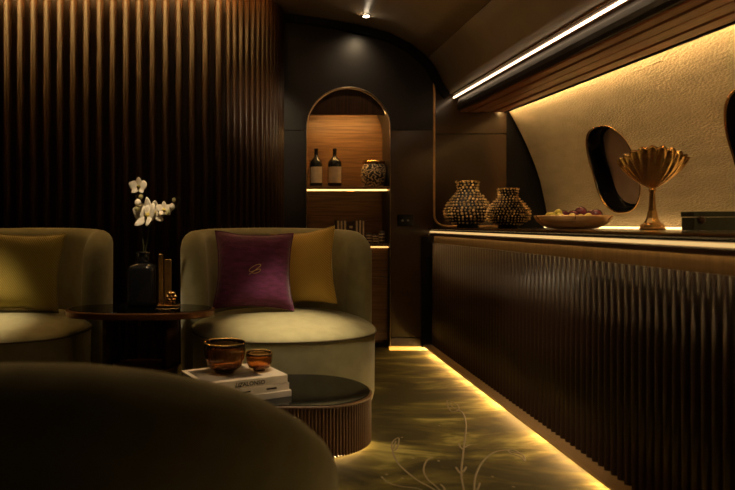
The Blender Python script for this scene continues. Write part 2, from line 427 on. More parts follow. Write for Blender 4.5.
# black band along the ceiling, standing in for the shadow gap
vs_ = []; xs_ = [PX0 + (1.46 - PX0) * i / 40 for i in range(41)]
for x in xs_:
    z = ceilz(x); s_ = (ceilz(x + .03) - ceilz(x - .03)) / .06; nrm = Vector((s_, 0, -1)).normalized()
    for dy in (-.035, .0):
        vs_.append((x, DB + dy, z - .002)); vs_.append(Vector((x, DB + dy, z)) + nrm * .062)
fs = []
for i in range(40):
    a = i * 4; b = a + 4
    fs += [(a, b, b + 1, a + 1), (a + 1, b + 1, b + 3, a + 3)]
mesh('shadow_gap_band', vs_, fs, 'shadow_black', wall_b)
# brown glossy niche panels beside the bar
box('wall_panel', 1.344, 1.925, DB + .02, DB + .05, .2, 1.712, 'lacquer_brown', wall_b, .002, 1)
box('wall_panel', 1.344, 1.925, DB + .02, DB + .05, 1.717, 2.25, 'lacquer_brown', wall_b, .002, 1)
box('wall_panel', 1.93, 2.36, DB + .05, DB + .08, .2, 2.2, 'shadow_black', wall_b, .002, 1)
# gold outline of the bar niche
gp = [(1.344, DB - .004, ceilz(1.344) - .06)] + [(1.344, DB - .004, z) for z in (2.1, 1.9, 1.7, 1.4, 1.1)]
for k in range(9):
    t = pi + (pi / 2) * k / 8; gp.append((1.344 + .09 + .09 * cos(t), DB - .004, .982 + .09 + .09 * sin(t)))
gp += [(1.6, DB - .004, .982), (1.92, DB - .004, .982)]
tube('gold_outline', gp, .009, 'brass_satin', wall_b, 8)
# skirting with its light line
bb = struct(box('baseboard_back', AXC + AR - .002, 1.30, DB - .004, DB + .03, .038, .10, 'lacquer_brown', None, .002, 1))
box('light_line', AXC + AR - .004, 1.36, DB - .012, DB + .02, .004, .03, 'led_base', bb)
box('corner_shade', 1.24, 1.372, DB - .02, DB + .03, .03, .9, 'shadow_black', bb)  # dark block standing in for the shade in the corner
# power outlet
so = box('power_outlet', 1.052, 1.178, DB - .010, DB, .985, 1.075, 'vase_black', None, .004, 2)
tag(so, 'small black power outlet plate on dark panel beside the arched niche', 'outlet')
for dx in (-.022, .022): lathe('socket', [(.0001, .003), (.008, .003), (.010, 0)], 'cover_grey', so, 12, loc=(1.115 + dx, DB - .010, 1.025)).rotation_euler = (R(90), 0, 0)

# fluted timber wall on the left, curving back at its end
wl = struct(empty('wall_left'))
DF = 4.45; XE, RC = -.28, .42
def slat(name, wdt, dep, parent):
    pr = []
    for k in range(9):
        t = pi * k / 8; pr.append((-wdt / 2 * cos(t), -dep * sin(t)))
    vs_ = [(x, y, 0) for x, y in pr] + [(x, y, 2.78) for x, y in pr]
    m_ = len(pr); fs = [(i, i + 1, m_ + i + 1, m_ + i) for i in range(m_ - 1)] + [tuple(range(m_)), tuple(range(2 * m_ - 1, m_ - 1, -1))]
    return mesh(name, vs_, fs, 'wood_slat_wall', parent, True)
first = None; x = XE - .048
while x > -3.2:
    if first is None: first = slat('slat', .056, .036, wl); first.location = (x, DF, 0)
    else: dup(first, wl, (x, DF, 0))
    x -= .0945
narrow = None; na = 15
for k in range(na):
    a = (k + .5) / na * R(92); p = (XE + RC * sin(a), DF + RC * (1 - cos(a)), 0)
    if narrow is None: narrow = slat('slat', .036, .017, wl); narrow.location = p; narrow.rotation_euler = (0, 0, a)
    else: dup(narrow, wl, p, a)
vs_ = [(-3.2, DF + .004, 0), (-3.2, DF + .004, 2.8)]; fs = []
for k in range(21):
    a = k / 20 * R(92); p = (XE + (RC - .004) * sin(a), DF + .004 + (RC - .004) * (1 - cos(a)))
    vs_ += [(p[0], p[1], 0), (p[0], p[1], 2.8)]
fs = [(2 * i, 2 * i + 2, 2 * i + 3, 2 * i + 1) for i in range(21)]
mesh('wall_backing', vs_, fs, 'wood_slat_back', wl, True)
cv = box('led_strip', -3.2, -.2, 4.394, 4.405, 2.645, 2.655, 'led_cove')
tag(cv, 'warm cove light strip along the ceiling above the fluted timber wall', 'light strip')
arc = []
for k in range(9):
    a = R(44) * k / 8; arc.append((XE + (RC + .085) * sin(a), DF + RC - (RC + .085) * cos(a), 2.648))
ca = tube('led_strip', arc, .008, 'led_added_end', None, 6)  # unseen strip added to light the wall's rounded end
tag(ca, 'added unseen curved light strip above the rounded end of the fluted wall', 'light strip')
# far left cabin side
struct(box('wall_side', -3.28, -3.2, -1.2, 5.4, 0, 2.9, 'lacquer_brown'))

# ================================================================== ARCHED SHELF UNIT
su = empty('arched_shelf_unit', (AXC, DB, 0)); tag(su, 'arched timber shelf niche with glowing shelves and thin gold outline', 'shelf unit')
def sbox(name, x0, x1, y0, y1, z0, z1, m, par=None, bev=.001):
    o = box(name, x0 - AXC, x1 - AXC, y0 - DB, y1 - DB, z0, z1, m, par or su, bev, 1); return o
XL, XR = AXC - AR, AXC + AR
sbox('back_panel', XL - .02, XR + .02, 5.22, 5.25, .0, 2.12, 'wood_cabinet')
# lining of the arch (sides + vault)
lin = [(XL, DB, .02)] + [(AXC + AR * cos(pi - pi * i / 40), DB, ASZ + AR * sin(pi - pi * i / 40)) for i in range(41)] + [(XR, DB, .02)]
vs_ = [(x - AXC, 0.0, z) for x, y, z in lin] + [(x - AXC, .33, z) for x, y, z in lin]; q = len(lin)
mesh('niche_lining', vs_, [(i, i + 1, q + i + 1, q + i) for i in range(q - 1)], 'lacquer_black', su, True)
tube('arch_outline', [(x - AXC, -.003, z) for x, y, z in lin], .0038, 'pale_metal', su, 6)
# valance with hidden strip
vb = [(AXC - .302, 1.868), (AXC + .302, 1.868)] + [(AXC + .322 * cos(pi * i / 20), ASZ + .322 * sin(pi * i / 20)) for i in range(21) if ASZ + .322 * sin(pi * i / 20) > 1.876]
vv = [(x - AXC, .03, z) for x, z in vb] + [(x - AXC, .055, z) for x, z in vb]; q = len(vb)
va = mesh('valance', vv, [tuple(range(q)), tuple(range(2 * q - 1, q - 1, -1))] + [(i, (i + 1) % q, q + (i + 1) % q, q + i) for i in range(q)], 'wood_slat_wall', su)
sbox('light_strip', AXC - .285, AXC + .285, 4.975, 4.995, 1.879, 1.888, 'led_shelf', None, 0)
sh = sbox('shelf', XL + .002, XR - .002, 4.925, 5.22, 1.278, 1.302, 'wood_cabinet')
sbox('light_strip', XL + .004, XR - .004, 4.99, 5.005, 1.268, 1.278, 'led_shelf_mid', None, 0)
sbox('shelf_block', AXC + .005, AXC + .065, 5.03, 5.08, 1.262, 1.279, 'brass')  # small brass block under the upper shelf
sbox('shelf', XL + .002, XR - .002, 4.935, 5.22, .822, .842, 'wood_cabinet')
sbox('light_strip', XL + .004, XR - .004, 4.945, 4.953, .810, .822, 'led_shelf_low', None, 0)
sbox('drawer_front', XL + .004, XR - .004, 4.965, 4.985, .578, .806, 'wood_cabinet')
sbox('drawer_front', XL + .004, XR - .004, 4.965, 4.985, .07, .572, 'wood_cabinet')

# wine bottles
def bottle(x, y, z, s, label):
    e = empty('wine_bottle', (x, y, z)); tag(e, label, 'bottle', 'wine bottles on the niche shelf')
    lathe('glass_body', [(.0001, 0), (.046 * s, 0), (.050 * s, .006), (.050 * s, .185), (.046 * s, .205), (.030 * s, .226), (.0165, .243), (.0145, .262), (.0145, .292)], 'bottle_glass', e, 32)
    lathe('foil_cap', [(.0152, .262), (.0158, .268), (.0158, .296), (.0172, .297), (.0172, .306), (.0162, .310), (.0001, .310)], 'vase_black', e, 24)
    lab = []
    for k in range(17):
        t = -pi / 2 - 1.15 + 2.3 * k / 16; lab += [(.0506 * s * cos(t), .0506 * s * sin(t), .03), (.0506 * s * cos(t), .0506 * s * sin(t), .160)]
    mesh('paper_label', lab, [(2 * k, 2 * k + 2, 2 * k + 3, 2 * k + 1) for k in range(16)], 'wine_label', e, True)
    return e
bottle(.424, 5.04, 1.302, 1.0, 'dark wine bottle with cream label standing nearer the niche edge')
bottle(.574, 5.04, 1.302, 1.12, 'dark wine bottle with cream label standing nearer the patterned pot')
# scroll pot
pot = empty('patterned_pot', (.895, 5.06, 1.302)); tag(pot, 'round black pot with cream scroll pattern on niche shelf', 'pot')
lathe('pot_body', [(.0001, 0), (.07, 0), (.082, .008), (.098, .04), (.104, .09), (.100, .14), (.088, .175), (.078, .186)], 'scroll_pot', pot, 40)
lathe('pot_rim', [(.078, .186), (.088, .188), (.092, .20), (.088, .212), (.076, .213), (.074, .19), (.0001, .18)], 'brass', pot, 40)
# books and cups on the lower shelf
bx_ = .585
for i, (wd, ht, m_, gold_) in enumerate([(.024, .19, 'book_dark', 1), (.022, .185, 'book_dark', 1), (.026, .19, 'book_dark', 1), (.062, .178, 'book_dark', 0), (.024, .188, 'book_dark', 1), (.022, .192, 'book_dark', 1), (.022, .188, 'book_dark', 1)]):
    e = empty('book', (bx_ + wd / 2, 4.99, .842))
    tag(e, 'upright dark book with pale gold spine on the lower niche shelf' if gold_ else 'upright dark book with plain dark spine on the lower niche shelf', 'book', 'gold spined books in the niche' if gold_ else 'plain spined books in the niche')
    box('cover', -wd / 2, wd / 2, 0, .16, 0, ht, m_, e, .002, 1)
    if gold_: box('spine_strip', -wd * .32, wd * .32, -.002, 0, .004, ht - .004, 'wine_label', e)
    else: box('spine_strip', -wd * .2, wd * .2, -.002, 0, ht * .7, ht * .8, 'wine_label', e)
    bx_ += wd + .004
for i, (x, h, lb) in enumerate([(.845, .085, 'small dark cup with pale bands beside the shelf books'), (.898, .075, 'short dark cup with pale bands between two taller cups'), (.951, .10, 'taller banded cup at the end of the lower niche shelf')]):
    e = empty('tumbler', (x, 5.0, .842)); tag(e, lb, 'cup', 'banded cups in the niche')
    lathe('cup_body', [(.0001, 0), (.020, 0), (.022, .004), (.023, h), (.020, h), (.019, .01), (.0001, .008)], 'book_dark', e, 24)
    for zz in (.2, .45, .7): lathe('band', [(.0225, h * zz), (.0238, h * zz + .002), (.0238, h * zz + .009), (.023, h * zz + .011)], 'wine_label', e, 24)

# ================================================================== BAR
bar = empty('bar_cabinet', (1.33, 2.7, 0)); tag(bar, 'long dark bar front with vertical timber flutes and glowing base', 'bar cabinet')
BY0, BY1 = .55, 4.872
def bbox(name, x0, x1, y0, y1, z0, z1, m, bev=0): return box(name, x0 - 1.33, x1 - 1.33, y0 - 2.7, y1 - 2.7, z0, z1, m, bar, bev, 1)
bbox('carcass', 1.352, 2.20, BY0, BY1, .035, .93, 'shadow_black')
bbox('base_ledge', 1.252, 1.40, BY0, BY1, .036, .050, 'wood_ledge', .003)
bbox('plinth', 1.325, 1.40, BY0, BY1, 0, .036, 'shadow_black')
bbox('light_strip', 1.296, 1.308, BY0, BY1, .016, .034, 'led_floor')
bbox('fascia', 1.335, 1.355, BY0, BY1, .850, .915, 'wood_fascia')
bbox('light_strip', 1.316, 1.324, BY0, BY1, .918, .924, 'led_fascia')
pr = [(0, 0), (.004, -.010), (.012, -.017), (.022, -.0195), (.030, -.0195)]
def rib_mesh():
    prof = []
    for k in range(9):
        t = pi * k / 8; prof.append((-.038 * sin(t), -.0175 * cos(t)))
    n_ = len(prof); vs_ = [(x, y, .050) for x, y in prof] + [(x, y, .853) for x, y in prof]
    fs = [(i, i + 1, n_ + i + 1, n_ + i) for i in range(n_ - 1)] + [tuple(range(n_)), tuple(range(2 * n_ - 1, n_ - 1, -1))]
    return vs_, fs
vs_, fs = rib_mesh(); rib0 = mesh('slat', vs_, fs, 'wood_bar', bar, True); y = BY1 - .03; rib0.location = (.022, y - 2.7, 0)
for p in rib0.data.polygons:
    if len(p.vertices) > 4: p.use_smooth = False
y -= .0445
while y > BY0 + .03: dup(rib0, bar, (.022, y - 2.7, 0)); y -= .0445
top = empty('bar_worktop', (1.75, 2.7, .97)); tag(top, 'glossy dark worktop running along the bar with lit brass edge', 'worktop')
def tbox(name, x0, x1, z0, z1, m, bev=0, y0=BY0 - .02, y1=BY1): return box(name, x0 - 1.75, x1 - 1.75, y0 - 2.7, y1 - 2.7, z0 - .97, z1 - .97, m, top, bev, 2)
tbox('slab', 1.290, 2.235, .958, .972, 'counter_top', .003)
tbox('edge_core', 1.312, 2.2, .931, .958, 'shadow_black')
tbox('brass_lip', 1.299, 1.311, .908, .930, 'bronze_dark', .003)
tbox('light_strip', 1.302, 1.314, .933, .946, 'led_lip')
tbox('slab_edge', 1.2865, 1.291, .966, .9725, 'brass')
s2 = box('led_strip', 2.195, 2.212, .5, 4.86, .973, .983, 'led_wall_foot')
tag(s2, 'warm light strip at the foot of the leather wall behind the bar', 'light strip')

ZC = .9725
# beaded vases
def bead_vase(c, wd, ht, label):
    e = empty('beaded_vase', c); tag(e, label, 'vase', 'beaded gold vases on the bar')
    r = wd / 2
    prof = [(.44, .0), (.48, .02), (.42, .06), (.50, .09), (.74, .14), (.92, .24), (.97, .34), (.92, .45), (.78, .57), (.60, .68), (.44, .76), (.40, .82), (.42, .92), (.45, 1.0)]
    P = [(a * r * .93, b * ht) for a, b in prof]
    lathe('vase_body', [(.0001, 0)] + P + [(P[-1][0] - .008, P[-1][1]), (.36 * r * .8, .8 * ht), (.0001, .4 * ht)], 'shadow_black', e, 40)
    # beads in staggered rows
    bm = bmesh.new(); ico = [v.copy() for v in []]
    rows = 15
    for i in range(rows):
        t = .11 + (.985 - .11) * i / (rows - 1)
        z = t * ht
        rr = None
        for (r0, z0), (r1, z1) in zip(P, P[1:]):
            if z0 <= z <= z1 + 1e-9: rr = r0 + (r1 - r0) * (z - z0) / (z1 - z0); break
        if rr is None: rr = P[-1][0]
        nb = max(10, int(2 * pi * rr / (ht * .078)))
        for k in range(nb):
            a = 2 * pi * (k + .5 * (i % 2)) / nb
            s_ = ht * .027 * random.uniform(.65, 1.25)
            M = Matrix.Translation((rr * 1.03 * cos(a), rr * 1.03 * sin(a), z + random.uniform(-.003, .003))) @ Matrix.Rotation(a, 4, 'Z') @ Matrix.Diagonal((s_ * 1.25, s_, s_, 1))
            bmesh.ops.create_icosphere(bm, subdivisions=1, radius=1, matrix=M)
    o = from_bm('beads', bm, 'gold_bead', e, False); o['kind'] = 'stuff'
    lathe('rim', [(P[-1][0] - .006, ht - .004), (P[-1][0] + .006, ht - .002), (P[-1][0] + .006, ht + .004), (P[-1][0] - .006, ht + .004)], 'gold', e, 32)
    return e
bead_vase((1.478, 4.50, ZC), .355, .335, 'taller squat vase covered in gold beads on the bar end')
bead_vase((1.622, 4.12, ZC), .30, .26, 'shorter gold beaded vase beside the taller beaded vase')

# fruit bowl (lobed shallow brass dish)
fb = empty('fruit_bowl', (1.752, 3.52, ZC)); tag(fb, 'shallow lobed golden bowl holding grapes on the bar', 'bowl')
lob = lambda t, i: 1 + (.09 * (abs(cos(2.5 * t + .3)) - .5) if 1 < i < 10 else 0)
lathe('bowl_shell', [(.0001, .0), (.10, 0), (.122, .003), (.155, .018), (.182, .042), (.198, .070), (.197, .076), (.180, .052), (.150, .028), (.11, .014), (.0001, .012)], 'brass_satin', fb, 120, rad=lob)
for k in range(5):
    a = 2 * pi * k / 5 + .55; tube('lobe_ridge', smoothpath([(.10 * cos(a), .10 * sin(a), .012), (.15 * cos(a), .15 * sin(a), .034), (.185 * cos(a), .185 * sin(a), .057), (.202 * cos(a), .202 * sin(a), .074)], 4), .0028, 'brass', fb, 6)
def fruit(p, r, m, label, group, stalk=True):
    e = empty('grape', p); tag(e, label, 'fruit', group)
    lathe('skin', [(.0001, -r * 1.05)] + [(r * cos(t), r * 1.06 * sin(t)) for t in [(-80 + 16 * k) * pi / 180 for k in range(11)]] + [(.0001, r * 1.05)], m, e, 20)
    if stalk: tube('stalk', [(0, 0, r * .98), (.002, .001, r * 1.2)], .0014, 'stem_green', e, 5)
bz = ZC
for q in [(-.045, -.06, .072, .032), (-.06, .02, .074, .030), (.012, -.03, .090, .034), (.03, .05, .074, .033), (.085, -.055, .076, .033), (.10, .02, .078, .031)]:
    fruit((1.752 + q[0] + .02, 3.52 + q[1], bz + q[2]), q[3], 'grape_red', 'large dark red grape piled in the golden bowl', 'red grapes in the bowl')
for q in [(-.13, -.03, .060, .021), (-.105, -.068, .058, .020), (-.092, -.022, .078, .021), (-.125, .018, .062, .020), (-.088, .06, .06, .02), (-.055, -.108, .055, .019), (.035, -.105, .055, .020), (-.01, -.11, .050, .019)]:
    fruit((1.752 + q[0], 3.52 + q[1], bz + q[2] + .012), q[3], 'grape_gold', 'small yellow green grape piled in the golden bowl', 'yellow grapes in the bowl', False)

# fluted compote goblet
gb = empty('compote_goblet', (1.835, 2.93, ZC), R(-32)); tag(gb, 'tall fluted golden goblet with wide shell bowl on the bar', 'goblet')
lathe('foot', [(.0001, 0), (.052, 0), (.055, .006), (.050, .012), (.048, .024), (.034, .034), (.024, .055), (.018, .09)], 'gold', gb, 8, False)
lathe('stem', [(.020, .06), (.0165, .09), (.013, .14), (.0115, .178), (.016, .186), (.016, .192), (.010, .198)], 'gold', gb, 24)
nf = 22
flu = lambda t, i: 1 + (.055 * abs(sin(nf * t / 2)) if 1 < i < 13 else 0)
shell = lathe('bowl_shell', [(.0001, .192), (.012, .194), (.026, .203), (.058, .226), (.092, .256), (.120, .288), (.138, .318), (.141, .330), (.137, .330), (.130, .316), (.113, .288), (.086, .259), (.052, .232), (.0001, .21)], 'gold', gb, nf * 10, rad=flu)
# the rim rises to front and back like a shell
for v in shell.data.vertices:
    r_ = math.hypot(v.co.x, v.co.y)
    if r_ > 1e-4: v.co.z += .046 * (r_ / .141) ** 2 * (v.co.y / r_) ** 2 + .003 * (r_ / .141) ** 6 * sin(nf * math.atan2(v.co.y, v.co.x) / 2) ** 2

# green leather box
gx = empty('keepsake_box', (1.93, 2.585, ZC)); tag(gx, 'low dark green box with round clasp against the leather wall', 'box')
box('box_body', -.160, .20, -.03, .045, 0, .056, 'box_green', gx, .003, 2)
box('lid', -.162, .202, -.032, .047, .058, .080, 'box_green', gx, .003, 2)
k_ = lathe('clasp', [(.0001, .006), (.012, .006), (.015, .003), (.016, 0)], 'bronze_dark', gx, 20, loc=(-.128, -.032, .044)); k_.rotation_euler = (R(90), 0, 0)

# ================================================================== TUB CHAIRS
def build_chair(loc, rz, label, ztop=.975, sag=.0, m='velvet_olive', ends=1.78, seat_z=.40, group='tub armchairs', rx=.585, ry=.50):
    e = empty('tub_armchair', loc, rz); tag(e, label, 'armchair', group)
    NA = 72; a, b, cy = .525, .43, -.17
    # base and cushion: rounded drum with a domed top
    def plan(k, s, dz=0):
        x, y_ = supere(2 * pi * k / NA, a, b, 2.3); return (x * s, y_ * s + cy)
    rings = [(.93, .012), (.965, .02), (.985, .06), (.99, seat_z - .04), (.995, seat_z - .005)]
    vs_, fs = [], []
    for s, z in rings:
        for k in range(NA): x, y_ = plan(k, s); vs_.append((x, y_, z))
    for i in range(len(rings) - 1):
        for k in range(NA): fs.append((i * NA + k, i * NA + (k + 1) % NA, (i + 1) * NA + (k + 1) % NA, (i + 1) * NA + k))
    fs.append(tuple(range(NA)))
    mesh('seat_base', vs_, fs, m, e, True)
    vs_, fs = [], []
    rr = [1.0, .998, .985, .96, .92, .85, .75, .6, .4, .2, .0]
    for s in rr:
        h = sqrt(max(0, 1 - s ** 5)) * .045 + .05 * (1 - s ** 2) * .6
        for k in range(NA):
            x, y_ = plan(k, max(s, .002)); vs_.append((x, y_, seat_z - .003 + h + max(0, (y_ + .35)) * .06))
    for i in range(len(rr) - 1):
        for k in range(NA): fs.append((i * NA + k, i * NA + (k + 1) % NA, (i + 1) * NA + (k + 1) % NA, (i + 1) * NA + k))
    mesh('seat_cushion', vs_, fs, m, e, True)
    P = []
    for k in range(NA):
        x, y_ = plan(k, 1.0); P.append((x, y_, seat_z - .002 + max(0, (y_ + .35)) * .06))
    tube('piping', P, .0055, 'piping', e, 6, closed=True)
    # wrap-around back
    NP = 96; NS = 20; TH = .15
    vs_, fs = [], []
    for i in range(NP + 1):
        u = -1 + 2 * i / NP
        th = u * ends                                  # 0 = middle of the back
        ox, oy = rx * math.copysign(abs(sin(th)) ** .92, sin(th)), ry * cos(th) if cos(th) > 0 else ry * 1.0 * cos(th)
        nx, ny = sin(th) / rx, cos(th) / ry; l = math.hypot(nx, ny); nx, ny = nx / l, ny / l
        s = min(1.0, (1 - abs(u)) / .13)
        rnd = sqrt(max(0.0, 1 - (1 - s) ** 2))          # rounded wing ends
        c_top = min(1.0, (1 - abs(u)) / .30)
        zt = ztop - sag * (1 - cos(min(abs(th), pi / 2) )) - .23 * (1 - sqrt(max(0, 1 - (1 - c_top) ** 2.4))) - .03 * abs(u) ** 2
        th_ = TH * (.22 + .78 * rnd)
        mx, my = ox - nx * TH / 2, oy - ny * TH / 2     # mid line
        zb = .03
        prof = []
        # outer bottom -> outer top -> round top -> inner bottom
        for q in range(6): prof.append((th_ / 2 * (1 - .06 * (1 - q / 5)), zb + (zt - th_ / 2 - zb) * q / 5))
        for q in range(1, 8):
            t = pi * q / 8; prof.append((th_ / 2 * cos(t), zt - th_ / 2 + th_ / 2 * sin(t)))
        for q in range(7):
            f = q / 6; prof.append((-th_ / 2 - .018 * sin(pi * f) * rnd, zt - th_ / 2 + (zb - zt + th_ / 2) * f))
        for o_, z in prof: vs_.append((mx + nx * o_, my + ny * o_, z))
    M_ = len(prof)
    for i in range(NP):
        for q in range(M_): fs.append((i * M_ + q, i * M_ + (q + 1) % M_, (i + 1) * M_ + (q + 1) % M_, (i + 1) * M_ + q))
    fs += [tuple(range(M_)), tuple(range((NP + 1) * M_ - 1, NP * M_ - 1, -1))]
    mesh('backrest', vs_, fs, m, e, True)
    return e
build_chair((.085, 3.745, 0), R(9), 'olive velvet tub chair holding a purple and a gold cushion')
build_chair((-1.50, 3.72, 0), R(-6), 'olive velvet tub chair holding a single moss green cushion')
build_chair((-.465, 1.74, 0), R(178), 'olive velvet tub chair with its back turned beside the coffee table', ztop=.706, sag=.315, m='velvet_front', seat_z=.36, rx=.67)

# ------------------------------------------------------------------ cushions
def cushion(loc, rot, w_, h_, t_, m, label, seed=0):
    rnd = random.Random(seed); n_ = 22; e = empty('cushion', loc); e.rotation_euler = rot; tag(e, label, 'cushion')
    vs_, fs = [], []
    for side in (-1, 1):
        for i in range(n_ + 1):
            for j in range(n_ + 1):
                u = -1 + 2 * i / n_; v = -1 + 2 * j / n_
                pin = 1 - .11 * (1 - u * u) * abs(v) ** 3; pin2 = 1 - .12 * (1 - v * v) * abs(u) ** 3
                f = max(0, (1 - u ** 4) * (1 - v ** 4)) ** .55
                wr = .006 * sin(9 * u + 4 * v + seed) * (1 - f)
                vs_.append((u * w_ / 2 * pin2, side * (t_ / 2 * f + .001) + wr, (v * h_ / 2 * pin) + h_ / 2))
    N1 = (n_ + 1) ** 2
    for s in (0, 1):
        for i in range(n_):
            for j in range(n_):
                a = s * N1 + i * (n_ + 1) + j; q = (a, a + 1, a + n_ + 2, a + n_ + 1); fs.append(q)
    mesh('cover', vs_, fs, m, e, True)
    ed = []
    for i in range(n_): ed.append((i, 0))
    for j in range(n_): ed.append((n_, j))
    for i in range(n_, 0, -1): ed.append((i, n_))
    for j in range(n_, 0, -1): ed.append((0, j))
    P = [Vector(vs_[i * (n_ + 1) + j]) for i, j in ed]
    tube('piping', P, .0045, m, e, 6, closed=True)
    return e
pc = cushion((-.062, 3.62, .50), (R(-15), R(2), R(5)), .475, .47, .15, 'cushion_purple', 'purple velvet cushion with gold embroidered monogram', 1)
# embroidered monogram
def emb(pts): 
    tube('monogram', smoothpath([(x, -.0785 , z + .2225) for x, z in pts], 6), .0022, 'thread_gold', pc, 5)
emb([(-.035, -.030), (-.010, -.012), (.020, .012), (.034, .026), (.024, .032), (.002, .026), (-.020, .012), (-.034, -.004), (-.026, -.014), (-.002, -.006), (.030, .004), (.024, -.012), (-.004, -.022), (-.020, -.016)])
cushion((.235, 3.78, .505), (R(-12), R(-7), R(-30)), .45, .47, .15, 'cushion_gold', 'mustard gold ribbed cushion leaning behind the purple cushion', 2)
cushion((-1.45, 3.62, .485), (R(-13), R(2), R(3)), .49, .48, .15, 'cushion_moss', 'moss green ribbed cushion propped alone on a tub chair', 3)

# ================================================================== COFFEE TABLE
def stadium(hx, hy, n_=28):
    P = []
    for k in range(n_ + 1): t = -pi / 2 + pi * k / n_; P.append((hx - hy + hy * cos(t), hy * sin(t)))
    for k in range(n_ + 1): t = pi / 2 + pi * k / n_; P.append((-hx + hy + hy * cos(t), hy * sin(t)))
    return P
ct = empty('coffee_table', (-.20, 2.862, 0)); tag(ct, 'low oval coffee table with black glass top and fluted timber side', 'coffee table')
HX, HY = .695, .277
def slabst(name, hx, hy, z0, z1, m, par, bev=.0):
    P = stadium(hx, hy); n_ = len(P); P2 = stadium(hx - bev, hy - bev)
    vs_ = [(x, y_, z0) for x, y_ in P] + [(x, y_, z1 - bev) for x, y_ in P] + [(x, y_, z1) for x, y_ in P2]
    fs = [(i, (i + 1) % n_, n_ + (i + 1) % n_, n_ + i) for i in range(n_)] + [(n_ + i, n_ + (i + 1) % n_, 2 * n_ + (i + 1) % n_, 2 * n_ + i) for i in range(n_)]
    fs += [tuple(range(n_ - 1, -1, -1)), tuple(range(2 * n_, 3 * n_))]
    return mesh(name, vs_, fs, m, par)
slabst('drum', HX - .012, HY - .012, .022, .232, 'wood_drum', ct)
slabst('rim', HX, HY, .228, .238, 'wood_drum', ct, .003)
slabst('glass_top', HX - .010, HY - .010, .2385, .2415, 'black_glass', ct, .001)
slabst('plinth', HX - .05, HY - .05, 0, .022, 'shadow_black', ct)
slabst('light_strip', HX - .040, HY - .040, .008, .020, 'led_table', ct)
# flutes around the drum
per = 2 * pi * (HY - .012) + 4 * (HX - HY); nfl = 220; fl0 = None
for k in range(nfl):
    s = per * k / nfl; r_ = HY - .012; st = 2 * (HX - HY); half = pi * r_
    if s < st: p = (-st / 2 + s, -r_); a = 0
    elif s < st + half: t = (s - st) / r_; p = (st / 2 + r_ * sin(t), -r_ * cos(t)); a = t
    elif s < 2 * st + half: p = (st / 2 - (s - st - half), r_); a = pi
    else: t = (s - 2 * st - half) / r_; p = (-st / 2 - r_ * sin(t), r_ * cos(t)); a = pi + t
    if fl0 is None:
        hw = per / nfl * .40; q = [(-hw, .002), (-hw * .8, -.006), (0, -.009), (hw * .8, -.006), (hw, .002)]
        fl0 = mesh('slat', [(x, y_, .022) for x, y_ in q] + [(x, y_, .227) for x, y_ in q], [(i, i + 1, 6 + i, 5 + i) for i in range(4)], 'wood_drum', ct, True)
        fl0.location = (p[0], p[1], 0); fl0.rotation_euler = (0, 0, a)
    else: dup(fl0, ct, (p[0], p[1], 0), a)

# stacked books
def book(center, rz, L_, W_, z, t_, label, title=None, cover_art=False):
    e = empty('coffee_table_book', (center[0], center[1], z), rz); tag(e, label, 'book', None)
    box('pages', -L_ / 2 + .004, L_ / 2 - .004, -W_ / 2 + .003, W_ / 2 - .004, .004, t_ - .004, 'paper_edge', e)
    box('front_cover', -L_ / 2, L_ / 2, -W_ / 2, W_ / 2, t_ - .004, t_, 'paper_white', e, .0008, 1)
    box('back_cover', -L_ / 2, L_ / 2, -W_ / 2, W_ / 2, 0, .004, 'paper_white', e, .0008, 1)
    box('spine', -L_ / 2, L_ / 2, -W_ / 2 - .003, -W_ / 2 + .001, 0, t_, 'paper_white', e, .001, 1)
    if cover_art: box('cover_picture', -L_ / 2 + .02, L_ / 2 - .11, -W_ / 2 + .03, W_ / 2 - .03, t_, t_ + .0006, 'cover_grey', e)
    return e
BC, BR = (-.135, 2.768), R(26)
b3 = book((-.118, 2.770), R(25), .40, .27, .2416, .028, 'white hardback at the bottom of the coffee table book stack')
b2 = book((-.127, 2.768), R(26.5), .395, .27, .2697, .032, 'white hardback in the middle of the coffee table book stack')
b1 = book(BC, BR, .395, .275, .3018, .036, 'white hardback with black spine title on top of the stack', None, True)
SP = Matrix.Translation((-.055, -.275 / 2 - .0034, .008)) @ Matrix.Rotation(R(90), 4, 'X')
text_mesh('spine_title', 'LIZ', .025, 'ink', b1, SP, shear=.35, sx=.95)
text_mesh('spine_title', 'ALONSO', .025, 'ink', b1, Matrix.Translation((-.019, -.275 / 2 - .0034, .008)) @ Matrix.Rotation(R(90), 4, 'X'), sx=1.05)
box('spine_mark', -.03, .01, -.27 / 2 - .0036, -.27 / 2 - .003, .012, .018, 'ink', b2)
box('spine_mark', .085, .135, -.27 / 2 - .0036, -.27 / 2 - .003, .012, .019, 'ink', b2)

# amber glass bowls on the books
def gbowl(c, r, h, label, n_):
    e = empty('amber_glass_bowl', c); tag(e, label, 'glass bowl', None)
    fl = lambda t, i: 1 + .04 * abs(cos(n_ * t / 2)) - .02
    lathe('glass_wall', [(.0001, .006), (r * .42, .006), (r * .55, .012), (r * .8, h * .22), (r * .95, h * .5), (r, h * .8), (r * .99, h), (r * .955, h), (r * .965, h * .8), (r * .91, h * .5), (r * .76, h * .24), (r * .5, .018), (.0001, .014)], 'amber_glass', e, 120, rad=fl)
    lathe('glass_foot', [(.0001, 0), (r * .45, 0), (r * .47, .004), (r * .42, .0065), (.0001, .0065)], 'amber_glass', e, 40)
    lathe('gold_rim', [(r * .955, h), (r * .975, h + .0025), (r * .995, h)], 'gold', e, 80, rad=fl)
gbowl((-.175, 2.765, .3384), .092, .135, 'larger ribbed amber glass bowl on the book stack', 20)
gbowl((-.022, 2.80, .3384), .060, .082, 'smaller ribbed amber glass bowl on the book stack', 16)

